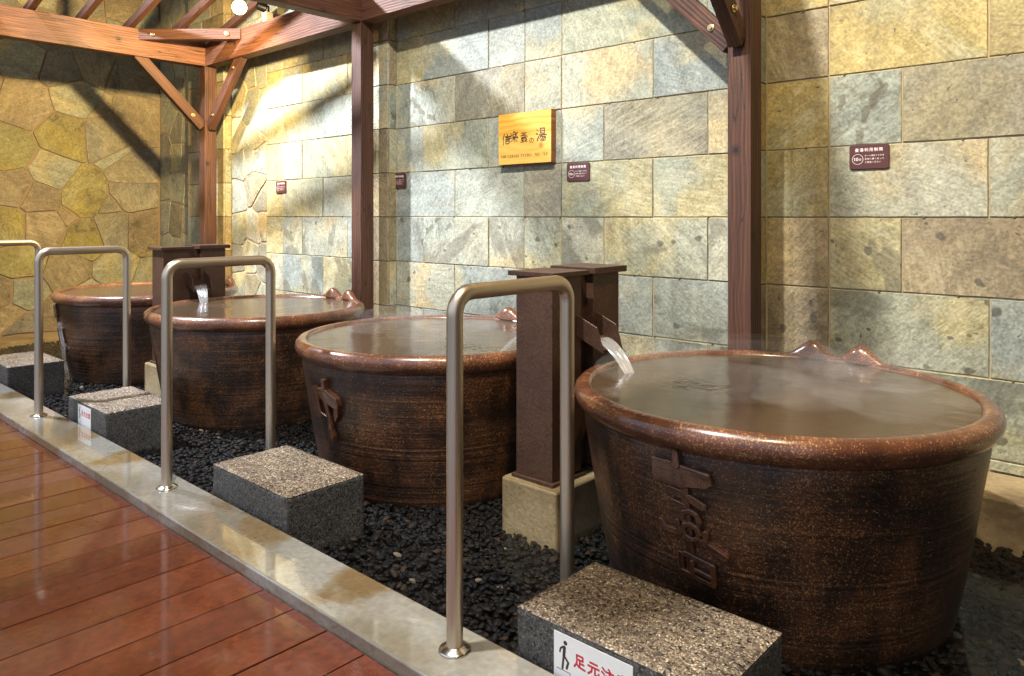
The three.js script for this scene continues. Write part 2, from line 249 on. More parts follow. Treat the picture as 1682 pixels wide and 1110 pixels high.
// concrete ledges at the foot of the walls
const concreteTex = (S, A, B, C) => tex(1024, 512, (u, v) => { const w = fbm(u, v, 3, 2, 3, S); const m = fbm(u + 0.2 * w, v + 0.2 * w, 4, 3, 6, S + 1), n = fbm(u, v + 0.3 * w, 6, 4, 5, S + 2), g = fbm(u, v, 128, 64, 3, S + 3); let c = mixc(A, B, sstep(0.35, 0.65, m)); c = mixc(c, C, sstep(0.52, 0.68, n) * 0.9); return c.map((x) => x * (0.9 + 0.2 * g)); }, { srgb: true, rx: 1 / 1.6, ry: 1 / 0.8 });
const concreteBump = tex(512, 512, (u, v) => 0.6 * fbm(u, v, 8, 8, 5, 301) + 0.4 * fbm(u, v, 96, 96, 2, 302), { rx: 1 / 0.8, ry: 1 / 0.8 });
const ledgeMat = std({ map: concreteTex(310, [0.58, 0.50, 0.36], [0.68, 0.60, 0.45], [0.47, 0.40, 0.29]), roughness: 0.75, bumpMap: concreteBump, bumpScale: 0.003 });
struct('wall_ledge', boxg(-7.75, 2.55, -0.3, 0.053, WZ + 0.0005, -2.951, 0.008), ledgeMat);
struct('wall_ledge', boxg(LX + 0.001, -7.5, -0.3, -0.072, -2.95, 1.5, 0.006), ledgeMat);

// ---------------------------------------------------------------- pool: bed, pebbles, water
struct('pool_floor', boxg(-7.79, 2.59, -0.33, -0.138, -2.96, -1.26, 0.002), std({ color: new THREE.Color().setRGB(0.02, 0.019, 0.018), roughness: 0.9 }));
{
  const base = new THREE.IcosahedronGeometry(1, 1);
  const variants = [0, 1, 2].map((n) => { const g = base.clone(), P = g.attributes.position; for (let i = 0; i < P.count; i++) { const x = P.getX(i), y = P.getY(i), z = P.getZ(i), f = 1 + 0.22 * Math.sin(x * 2.1 + n * 2) * Math.cos(z * 1.9 + n) + 0.12 * Math.sin(y * 3 + x * 2 + n * 5); P.setXYZ(i, x * f, y * f * 0.44, z * f * 0.72); } g.computeVertexNormals(); return g; });
  const tubsX = [-0.959, -2.489, -4.019, -5.549];
  const mat = phy({ color: 0xffffff, roughness: 0.6, specularIntensity: 0.35 });
  const lists = [[], [], []];
  for (let x = -7.4; x < 1.6; x += 0.0185) for (let z = -2.94; z < -1.285; z += 0.0185) {
    const px = x + rr(-0.011, 0.011), pz = z + rr(-0.011, 0.011);
    if (tubsX.some((t) => Math.hypot(px - t, pz + 2.243) < 0.45)) continue;
    lists[Math.floor(rnd() * 3)].push([px, pz]);
  }
  const names = ['pebble_bed', 'pebble_bed', 'pebble_bed'];
  lists.forEach((L, n) => {
    const im = new THREE.InstancedMesh(variants[n], mat, L.length); im.name = numbered(names[n]);
    im.userData.kind = 'stuff'; im.userData.label = 'wet black pebbles covering the shallow pool floor'; im.castShadow = im.receiveShadow = true;
    const q = new THREE.Quaternion(), e = new THREE.Euler(), M = new THREE.Matrix4(), c = new THREE.Color();
    L.forEach(([x, z], i) => {
      const s = rnd() < 0.08 ? rr(0.017, 0.024) : rr(0.009, 0.017); e.set(rr(-0.35, 0.35), rr(0, 6.28), rr(-0.35, 0.35)); q.setFromEuler(e);
      M.compose(new THREE.Vector3(x, -0.112 + rr(-0.012, 0.012), z), q, new THREE.Vector3(s, s, s)); im.setMatrixAt(i, M);
      const t = rnd(); if (t < 0.006) c.setRGB(0.16, 0.13, 0.09); else if (t < 0.07) c.setRGB(0.03, 0.018, 0.011); else { const k = rr(0.002, 0.008); c.setRGB(k, k * 0.95, k * 0.9); } im.setColorAt(i, c);
    });
    scene.add(im);
  });
}
const rippleBump = tex(512, 512, (u, v) => 0.7 * fbm(u, v, 6, 6, 4, 500) + 0.3 * fbm(u, v, 24, 12, 3, 503), { rx: 1 / 0.8, ry: 1 / 0.8 });
const poolWater = phy({ color: 0xffffff, transmission: 1, thickness: 0, roughness: 0.08, ior: 1.33, specularIntensity: 0.55, bumpMap: rippleBump, bumpScale: 0.004 });
struct('pool_water', new THREE.PlaneGeometry(9.9, 1.66).rotateX(-Math.PI / 2).translate(-2.55, -0.087, -2.12), poolWater);

// ---------------------------------------------------------------- kerb and deck
{
  const kr = tex(1024, 512, (u, v) => { const w = fbm(u, v, 3, 2, 3, 330); return 0.10 + 0.42 * sstep(0.42, 0.66, fbm(u + 0.2 * w, v, 5, 3, 6, 331)) + 0.08 * fbm(u, v, 64, 32, 2, 332); }, { rx: 1 / 1.6, ry: 1 / 0.8 });
  const kerbMat = phy({ map: concreteTex(320, [0.50, 0.47, 0.40], [0.61, 0.60, 0.56], [0.48, 0.39, 0.25]), roughnessMap: kr, roughness: 1, bumpMap: concreteBump, bumpScale: 0.0016, clearcoat: 1, clearcoatRoughness: 0.05 });
  struct('kerb', boxg(-7.5, 2.5, -0.3, 0, -1.28, -1.085, 0.007), kerbMat);
  const deck = structGroup('deck');
  const db = tex(256, 512, (u, v) => { const g = Math.abs(((u * 26) % 1) - 0.5) * 2; return 0.75 * sstep(0.25, 0.7, g) + 0.25 * fbm(u, v, 32, 64, 3, 340); }, { rx: 1 / 0.147, ry: 1 / 0.6 });
  const dr = tex(512, 512, (u, v) => { const w = fbm(u, v, 2, 2, 3, 350); return 0.09 + 0.3 * sstep(0.46, 0.64, fbm(u + 0.3 * w, v, 3, 4, 5, 351)) + 0.07 * fbm(u, v, 64, 64, 2, 352); }, { rx: 1 / 1.7, ry: 1 / 1.7 });
  const dm = [0, 1, 2, 3].map((n) => phy({ map: tex(256, 512, (u, v) => { const m = fbm(u, v, 3, 3, 5, 360 + n * 7), g = fbm(u, v, 40, 6, 4, 361 + n * 7), p = fbm(u, v, 48, 96, 2, 362 + n * 7); return mixc([0.39, 0.18, 0.10], [0.49, 0.245, 0.145], clamp(0.25 * m + 0.75 * g)).map((x) => x * (0.84 + 0.3 * p) * (0.95 + 0.035 * n)); }, { srgb: true, rx: 1 / 0.6, ry: 1 / 1.3 }), roughnessMap: dr, roughness: 1, bumpMap: db, bumpScale: 0.0018, clearcoat: 0.8, clearcoatRoughness: 0.07 }));
  for (let i = 0; i < 62; i++) {
    const x0 = -7.42 + i * 0.1525 + 0.0225; if (x0 > 2.3) break;
    const g = boxg(x0, x0 + 0.1475, -0.066, -0.036, -1.082, 1.45, 0.002), uv = g.attributes.uv; for (let k = 0; k < uv.count; k++) uv.setXY(k, uv.getX(k) + (i * 0), uv.getY(k) + (i % 5) * 0.37);
    const P = g.attributes.position; for (let k = 0; k < uv.count; k++) uv.setX(k, P.getX(k) - x0);
    const b = part(deck, 'deck_board', g, dm[i % 4]); b.position.y = rr(-0.0008, 0.0008); void b;
  }
  struct('deck_base', boxg(-7.5, 2.5, -0.33, -0.15, -1.08, 1.45, 0.002), std({ color: new THREE.Color().setRGB(0.22, 0.2, 0.17), roughness: 0.9 }));
}

// ---------------------------------------------------------------- pergola
const perg = thing('timber_pergola', 'reddish brown timber pergola of posts, braces and beams before the stone wall', 'pergola', [0, 0, 0]);
{
  const BY0 = 2.288, BY1 = 2.505, W = 0.105; let n = 0;
  const bolt = (parent, at, dir, r = 0.017) => { const g = new THREE.CylinderGeometry(r * 0.62, r * 0.62, 0.014, 6).translate(0, 0.007, 0), w = lathe([[0, 0], [r, 0], [r, 0.003], [r * 0.9, 0.0045], [0, 0.0045]], 20); const gg = mergeGeometries([g.toNonIndexed(), w.toNonIndexed()]); gg.applyQuaternion(new THREE.Quaternion().setFromUnitVectors(new THREE.Vector3(0, 1, 0), new THREE.Vector3(...dir).normalize())); gg.translate(...at); part(parent, 'bolt', gg, boltMat); };
  for (const x0 of [-6.38, -4.171, -1.476]) part(perg, 'post', bar([x0 + W / 2, 0.053, -3.0525], [x0 + W / 2, BY0 - 0.001, -3.0525], W, W, 0.004, [1, 0, 0], n += 0.71, n * 0.33), postWood);
  // beams along the wall between posts, and crossing beams that run out towards the deck
  part(perg, 'beam', bar([-6.273, 2.3965, -3.054], [-4.173, 2.3965, -3.054], 0.103, BY1 - BY0, 0.004, [0, 1, 0], 0.3, 0.11), beamWood);
  part(perg, 'beam', bar([-4.061, 2.3965, -3.054], [-1.478, 2.3965, -3.054], 0.103, BY1 - BY0, 0.004, [0, 1, 0], 1.1, 0.51), beamWood);
  part(perg, 'beam', bar([-1.37, 2.3965, -3.054], [2.6, 2.3965, -3.054], 0.103, BY1 - BY0, 0.004, [0, 1, 0], 0.7, 0.31), beamWood);
  for (const x0 of [-6.38, -4.171, -1.476]) part(perg, 'cross_beam', bar([x0 + W / 2, 2.3965, -3.106], [x0 + W / 2, 2.3965, -0.9], W, BY1 - BY0 + 0.002, 0.004, [0, 1, 0], n += 0.41, n * 0.27), beamWood);
  // knee braces at 45 degrees
  const brace = (p, q, boltDir, b1, b2) => { const m = part(perg, 'knee_brace', bar(p, q, 0.06, 0.085, 0.003, [0, 1, 0], n += 0.53, n * 0.19), postWood); bolt(m, b1, boltDir); if (b2) bolt(m, b2, boltDir); };
  brace([-6.3275, 1.77, -3.0], [-6.3275, 2.31, -2.46], [1, 0, 0], [-6.297, 1.86, -2.91]);
  brace([-6.272, 1.77, -3.0525], [-5.732, 2.31, -3.0525], [0, 0, 1], [-6.18, 1.86, -3.022], [-5.82, 2.215, -3.022]);
  brace([-1.424, 1.74, -2.995], [-1.424, 2.31, -2.425], [1, 0, 0], [-1.393, 1.85, -2.885]);
  brace([-1.48, 1.74, -3.0525], [-2.05, 2.31, -3.0525], [0, 0, 1], [-1.565, 1.825, -3.022]);
  // corner tie
  { const m = part(perg, 'corner_tie', bar([-6.31, 2.462, -2.475], [-5.68, 2.462, -3.025], 0.08, 0.085, 0.003, [0, 1, 0], 0.2, 0.7), postWood); bolt(m, [-6.19, 2.462, -2.525], [0.66, 0, 0.75], 0.019); bolt(m, [-5.735, 2.462, -2.92], [0.66, 0, 0.75], 0.019); }
  // rafters falling to the left end, and the ridge they lean on
  const S = 0.244, y0 = 2.545;
  for (const z of [-3.11, -2.765, -2.415, -2.065, -1.715, -1.365]) part(perg, 'rafter', bar([-6.79, y0 - 0.46 * S + 0.0, z], [-4.75, y0 + 1.58 * S, z], 0.048, 0.062, 0.003, [0, 1, 0], n += 0.37, n * 0.41), postWood);
  part(perg, 'ridge_beam', bar([-4.72, 2.86, -3.2], [-4.72, 2.86, -1.2], 0.06, 0.12, 0.004, [0, 1, 0], 0.4, 0.2), beamWood);
}

// ---------------------------------------------------------------- tubs
const profile = [[0.46, -0.14], [0.478, -0.125], [0.492, -0.085], [0.516, 0.04], [0.538, 0.17], [0.555, 0.28], [0.57, 0.37], [0.5735, 0.409], [0.570, 0.413], [0.574, 0.418]];
const radiusAt = (y) => { for (let i = 0; i + 1 < profile.length; i++) if (y <= profile[i + 1][1]) { const t = (y - profile[i][1]) / (profile[i + 1][1] - profile[i][1]); return profile[i][0] + t * (profile[i + 1][0] - profile[i][0]); } return 0.574; };
const TUB_Z = -2.243;
const glaze = (S, base, dark, fleck, amount) => tex(2048, 512, (u, v, i, j) => {
  const w = fbm(u, v, 8, 3, 3, S), ring = fbm(u, v, 3, 60, 3, S + 1), patch = fbm(u + 0.05 * w, v + 0.2 * w, 14, 4, 5, S + 2), pour = fbm(u, v, 40, 2, 3, S + 3);
  let c = mixc(base, dark, sstep(0.34, 0.66, 0.14 * ring + 0.36 * pour + 0.5 * (1 - patch)));
  const s1 = vn(u * 700, v * 160, 700, 160, S + 4), s2 = vn(u * 420, v * 90, 420, 90, S + 5), dens = amount + 1.6 * (patch - 0.5);
  if (s1 > 0.86 - 0.3 * dens) c = mixc(c, fleck, 0.85 * sstep(0.86 - 0.3 * dens, 0.95 - 0.2 * dens, s1) * (0.4 + 0.6 * hash(Math.floor(u * 700), Math.floor(v * 160), S)));
  if (s2 > 0.9 - 0.15 * dens) c = mixc(c, [fleck[0] * 0.9, fleck[1] * 0.85, fleck[2] * 0.7], 0.6 * sstep(0.9 - 0.15 * dens, 1, s2));
  return c;
}, { srgb: true, rx: 2, ry: 1 / 0.4 });
const glazeBump = tex(1024, 512, (u, v) => 0.55 * fbm(u, v, 2, 70, 3, 620) + 0.25 * fbm(u, v, 12, 6, 4, 623) + 0.2 * fbm(u, v, 256, 96, 2, 626), { rx: 1, ry: 1 / 0.7 });
const [bodyMat, bodyMatB] = [600, 680].map((S) => phy({ map: glaze(S, [0.285, 0.175, 0.105], [0.13, 0.083, 0.057], [0.70, 0.50, 0.31], 0.56), roughness: 0.42, bumpMap: glazeBump, bumpScale: 0.004, clearcoat: 0.3, clearcoatRoughness: 0.28 }));
const rimMat = phy({ map: glaze(640, [0.42, 0.255, 0.165], [0.31, 0.18, 0.12], [0.8, 0.6, 0.4], 0.5), roughness: 0.34, bumpMap: glazeBump, bumpScale: 0.0015, clearcoat: 0.7, clearcoatRoughness: 0.16 });
const reliefMat = rimMat.clone(); reliefMat.color.setRGB(0.5, 0.5, 0.5);
const bathWater = phy({ color: new THREE.Color().setRGB(0.08, 0.052, 0.03), roughness: 0.15, ior: 1.33, bumpMap: tex(512, 512, (u, v) => fbm(u, v, 5, 9, 4, 660), { rx: 1 / 1.1, ry: 1 / 1.1 }), bumpScale: 0.004 });
function wrap(g, yOff, uOff = 0) {                                // flat relief (x = round the tub, y = up, z = out) laid on the tub's side
  const P = g.attributes.position; for (let i = 0; i < P.count; i++) { const y = P.getY(i) + yOff, r = radiusAt(y), a = (P.getX(i) + uOff) / r, R = r + P.getZ(i); P.setXYZ(i, R * Math.sin(a), y, R * Math.cos(a)); } g.computeVertexNormals(); return g;
}
function capsule(ax, ay, bx, by, w, depth) {
  const s = new THREE.Shape(), a = Math.atan2(by - ay, bx - ax), r = w / 2; s.absarc(bx, by, r, a - Math.PI / 2, a + Math.PI / 2); s.absarc(ax, ay, r, a + Math.PI / 2, a + 1.5 * Math.PI); s.closePath();
  return new THREE.ExtrudeGeometry(s, { depth, bevelEnabled: true, bevelThickness: 0.003, bevelSize: 0.003, bevelOffset: -0.003, bevelSegments: 2, curveSegments: 4, steps: 1 }).translate(0, 0, -0.004);
}
const blob = (pts, depth) => new THREE.ExtrudeGeometry(new THREE.Shape(pts.map((p) => new THREE.Vector2(p[0], p[1]))), { depth, bevelEnabled: true, bevelThickness: 0.003, bevelSize: 0.003, bevelOffset: -0.003, bevelSegments: 2, steps: 1 }).translate(0, 0, -0.004);
function reliefA() {                                              // column of raised writing on the nearest tub
  const k = 0.00033, X = (v) => (v - 330) * k * 1.06, Y = (v) => (560 - v) * k; const parts = []; let d = 0.02;
  const st = (a, b, c, e, w) => { parts.push(capsule(X(a), Y(b), X(c), Y(e), w * k * 1.2, d)); d += 0.0005; };
  parts.push(blob([[90, 325], [75, 230], [90, 125], [262, 128], [320, 140], [530, 172], [545, 250], [500, 292], [372, 310], [320, 330]].map(([a, b]) => [X(a), Y(b)]), 0.016)); d = 0.02;
  st(278, 60, 290, 150, 52); d = 0.013; st(330, 320, 335, 980, 60); st(215, 365, 315, 380, 60); st(230, 455, 315, 470, 46); st(370, 395, 460, 440, 56);
  for (const [cx, cy, r] of [[365, 560, 66], [365, 655, 62]]) for (let i = 0; i < 8; i++) { const a = i * Math.PI / 4, b = a + Math.PI / 4; st(cx + r * Math.cos(a), cy + r * Math.sin(a), cx + r * Math.cos(b), cy + r * Math.sin(b), 36); }
  d = 0.0165; st(120, 640, 160, 680, 40); st(150, 685, 268, 690, 44); st(262, 600, 268, 690, 34); st(440, 720, 590, 800, 50); st(470, 640, 460, 740, 40);
  d = 0.0155; st(262, 860, 262, 1010, 40); st(300, 850, 500, 900, 40); st(500, 900, 500, 1040, 40); st(270, 1000, 500, 1050, 36); st(350, 955, 480, 985, 30); st(350, 900, 350, 1000, 30);
  return mergeGeometries(parts);
}
function reliefB(k = 0.00028) {                                   // raised character on the second tub
  const X = (v) => (v - 410) * k * 1.35, Y = (v) => (560 - v) * k, bl = (p, d) => blob(p.map(([a, b]) => [X(a), Y(b)]), d);
  return mergeGeometries([
    bl([[440, 110], [475, 80], [500, 100], [490, 240], [650, 335], [662, 430], [640, 580], [590, 680], [575, 590], [590, 480], [505, 440], [525, 900], [515, 990], [450, 960], [470, 620], [430, 420], [370, 330], [350, 235], [440, 225]].reverse(), 0.024),
    bl([[190, 275], [288, 215], [345, 590], [455, 625], [250, 705], [200, 600], [250, 560], [215, 470], [240, 420], [205, 380]].reverse(), 0.02),
  ]);
}
function reliefC() {                                              // worn raised strokes where the farthest tub overflows
  const a = [capsule(-0.07, 0.19, 0.0, 0.2, 0.03, 0.016), capsule(-0.075, 0.19, -0.07, 0.13, 0.028, 0.018), capsule(0.0, 0.2, 0.005, 0.14, 0.028, 0.019), capsule(-0.04, 0.17, -0.03, -0.08, 0.03, 0.013), capsule(-0.03, 0.07, 0.05, 0.05, 0.028, 0.0145), capsule(0.05, 0.05, 0.06, -0.03, 0.028, 0.0155), capsule(-0.03, -0.05, 0.05, -0.09, 0.028, 0.0165), capsule(-0.08, 0.04, -0.07, -0.04, 0.026, 0.0175)];
  return mergeGeometries(a);
}
function earGeo() {
  const nu = 28, nv = 14, pos = [], idx = [];
  for (let i = 0; i <= nu; i++) for (let j = 0; j <= nv; j++) { const s = (i / nu * 2 - 1) * 0.14, th = j / nv * Math.PI, h = 0.06 * Math.exp(-Math.pow(s / 0.062, 2)) + 0.001, w = 0.012 + 0.022 * Math.exp(-Math.pow(s / 0.07, 2)); pos.push(s, Math.sin(th) * h - 0.006, Math.cos(th) * w); }
  for (let i = 0; i < nu; i++) for (let j = 0; j < nv; j++) { const a = i * (nv + 1) + j, b = a + nv + 1; idx.push(a, a + 1, b, b, a + 1, b + 1); }
  const g = new THREE.BufferGeometry(); g.setAttribute('position', new THREE.Float32BufferAttribute(pos, 3)); g.setAttribute('uv', new THREE.Float32BufferAttribute(pos.flatMap((_, i) => i % 3 ? [] : [pos[i] * 0.3, pos[i + 1] + 0.45]), 2)); g.setIndex(idx); g.computeVertexNormals(); return g;
}
const bodyGeo = lathe([...profile, [0.55, 0.418], [0.54, 0.3], [0.5, -0.02], [0, -0.03]], 128);
const rimGeo = lathe([[0.545, 0.41], [0.5745, 0.4145], [0.588, 0.4225], [0.5985, 0.437], [0.6035, 0.454], [0.5995, 0.471], [0.588, 0.483], [0.574, 0.488], [0.561, 0.4855], [0.552, 0.479], [0.546, 0.468], [0.541, 0.44], [0.539, 0.39]], 160);
const ear = earGeo();
const waterGeo = new THREE.CircleGeometry(0.549, 96).rotateX(-Math.PI / 2); { const P = waterGeo.attributes.position, uv = waterGeo.attributes.uv; for (let i = 0; i < P.count; i++) uv.setXY(i, P.getX(i), P.getZ(i)); }
const TUBS = [
  [-0.959, 'largest looking tub, nearest, brown glaze with a column of raised writing', reliefA, 0.245, 'still brown hot water filling the nearest tub', 0],
  [-2.489, 'second nearest brown glazed tub with one bold raised character on its side', reliefB, 0.24, 'bath water brimming in the second nearest tub', 0.7],
  [-4.019, 'third tub from the front, speckled brown, fed by the far spout', null, 0, 'bath water in the third tub under the far spout', 1.9],
  [-5.549, 'farthest brown tub overflowing down worn raised strokes beside the rubble wall', reliefC, 0.2, 'bath water in the farthest tub by the rubble wall', 3.1],
];
for (const [x, label, relief, ry, wlabel, turn] of TUBS) {
  const t = thing('ceramic_tub', label, 'tub', [x, 0, TUB_Z], 'glazed round bathing tubs in a row');
  part(t, 'tub_body', bodyGeo, turn % 1 > 0.5 ? bodyMatB : bodyMat).rotation.y = turn; part(t, 'rim', rimGeo, rimMat).rotation.y = turn;
  for (const a of [-0.147, 0.147]) { const e = part(t, 'rim_ear', ear, rimMat); e.position.set(0.574 * Math.sin(a), 0.486, -0.574 * Math.cos(a)); e.rotation.y = -a; }
  if (relief) part(t, 'raised_character', wrap(relief(), ry, relief === reliefA ? 0.02 : relief === reliefB ? -0.02 : -0.06), reliefMat);
  const w = new THREE.Mesh(waterGeo, bathWater); w.name = numbered('bath_water'); w.position.set(x, 0.4745, TUB_Z); w.rotation.y = turn; w.receiveShadow = w.castShadow = true; scene.add(w); tag(w, wlabel, 'water', 'water in the tubs');
}

// ---------------------------------------------------------------- steam
{
  const sm = std({ color: 0xffffff, roughness: 1, transparent: true, opacity: 0.015, depthWrite: false, side: THREE.FrontSide });
  const steam = (x, z, n, h, label) => {
    const gs = []; for (let i = 0; i < n; i++) {
      const a = i * 2.4, q = 0.5 * Math.sqrt((i + 0.5) / n), sc = rr(0.12, 0.19), ph = rr(0, 9);
      for (const k of [1]) { const g = new THREE.IcosahedronGeometry(1, 4), P = g.attributes.position; for (let v = 0; v < P.count; v++) { const X = P.getX(v), Y = P.getY(v), Z = P.getZ(v), f = 1 + 0.3 * Math.sin(2.3 * X + ph) * Math.cos(1.9 * Z + ph * 2) + 0.16 * Math.sin(5 * X + 3 * Y - ph); P.setXYZ(v, X * f * k * sc * 1.35, Y * f * k * sc * h, Z * f * k * sc); } g.computeVertexNormals(); g.rotateY(a * 2); g.translate(x + q * Math.cos(a) * 0.8, 0.478 + sc * h * 1.25, TUB_Z + q * Math.sin(a) * 0.8); gs.push(g); }
    }
    const m = new THREE.Mesh(mergeGeometries(gs), sm); m.name = numbered('steam'); m.userData.kind = 'stuff'; m.userData.label = label; scene.add(m);
  };
  steam(-0.92, TUB_Z, 11, 0.24, 'thin steam drifting over the nearest tub'); steam(-2.489, TUB_Z, 5, 0.28, 'thin steam over the second nearest tub');
}

// ---------------------------------------------------------------- handrails
{
  const map = tex(256, 512, (u, v) => { const m = fbm(u, v, 4, 6, 5, 700), s = fbm(u, v, 3, 40, 3, 702); return mixc([0.88, 0.84, 0.77], [0.77, 0.70, 0.60], clamp(0.7 * m + 0.3 * s)); }, { srgb: true, rx: 1, ry: 1 });
  const rough = tex(256, 512, (u, v) => 0.3 + 0.2 * fbm(u, v, 6, 10, 5, 704), {});
  const steel = std({ map, metalness: 1, roughness: 1, roughnessMap: rough, bumpMap: rough, bumpScale: 0.0004 });
  const shiny = std({ color: new THREE.Color().setRGB(0.7, 0.66, 0.58), metalness: 1, roughness: 0.22 });
  const fillet = (P, r) => { const o = [P[0]]; for (let i = 1; i < P.length - 1; i++) { const a = P[i - 1], b = P[i], c = P[i + 1], d1 = a.clone().sub(b).normalize(), d2 = c.clone().sub(b).normalize(), s = b.clone().addScaledVector(d1, r), e = b.clone().addScaledVector(d2, r), cen = b.clone().addScaledVector(d1, r).addScaledVector(d2, r); for (let k = 0; k <= 8; k++) { const t = k / 8 * Math.PI / 2; o.push(cen.clone().addScaledVector(d2, -r * Math.cos(t)).addScaledVector(d1, -r * Math.sin(t))); } void s; void e; } o.push(P[P.length - 1]); return o; };
  class Poly extends THREE.Curve { constructor(p) { super(); this.p = p; this.l = [0]; for (let i = 1; i < p.length; i++) this.l.push(this.l[i - 1] + p[i].distanceTo(p[i - 1])); } getPoint(t, o = new THREE.Vector3()) { const L = t * this.l[this.l.length - 1]; let i = 1; while (i < this.l.length - 1 && this.l[i] < L) i++; return o.copy(this.p[i - 1]).lerp(this.p[i], clamp((L - this.l[i - 1]) / (this.l[i] - this.l[i - 1]))); } getPointAt(t, o) { return this.getPoint(t, o); } }
  const pts = fillet([[0, 0.002, 0], [0, 0.8225, 0], [0, 0.8225, -0.42], [0, -0.136, -0.42]].map((p) => new THREE.Vector3(...p)), 0.05);
  const g = new THREE.TubeGeometry(new Poly(pts), 220, 0.0195, 20, false);
  const fl = lathe([[0.0196, 0.012], [0.024, 0.0105], [0.034, 0.006], [0.0375, 0.003], [0.038, 0.0005], [0.0196, 0.0005]], 40);
  const labels = ['stainless steel handrail standing beside the nearest tub', 'stainless steel handrail between the step block without a notice and the labelled far step', 'stainless steel handrail before the farthest tub, standing on the bright wet kerb', 'leftmost steel handrail, cut off by the picture edge'];
  [-1.262, -2.80, -4.286, -5.8].forEach((x, i) => { const t = thing('handrail', labels[i], 'handrail', [x, 0, -1.195], 'steel handrails on the kerb'); part(t, 'bent_tube', g, steel); part(t, 'base_flange', fl, shiny); const f2 = part(t, 'base_flange', fl, shiny); f2.position.set(0, -0.1375, -0.42); });
}

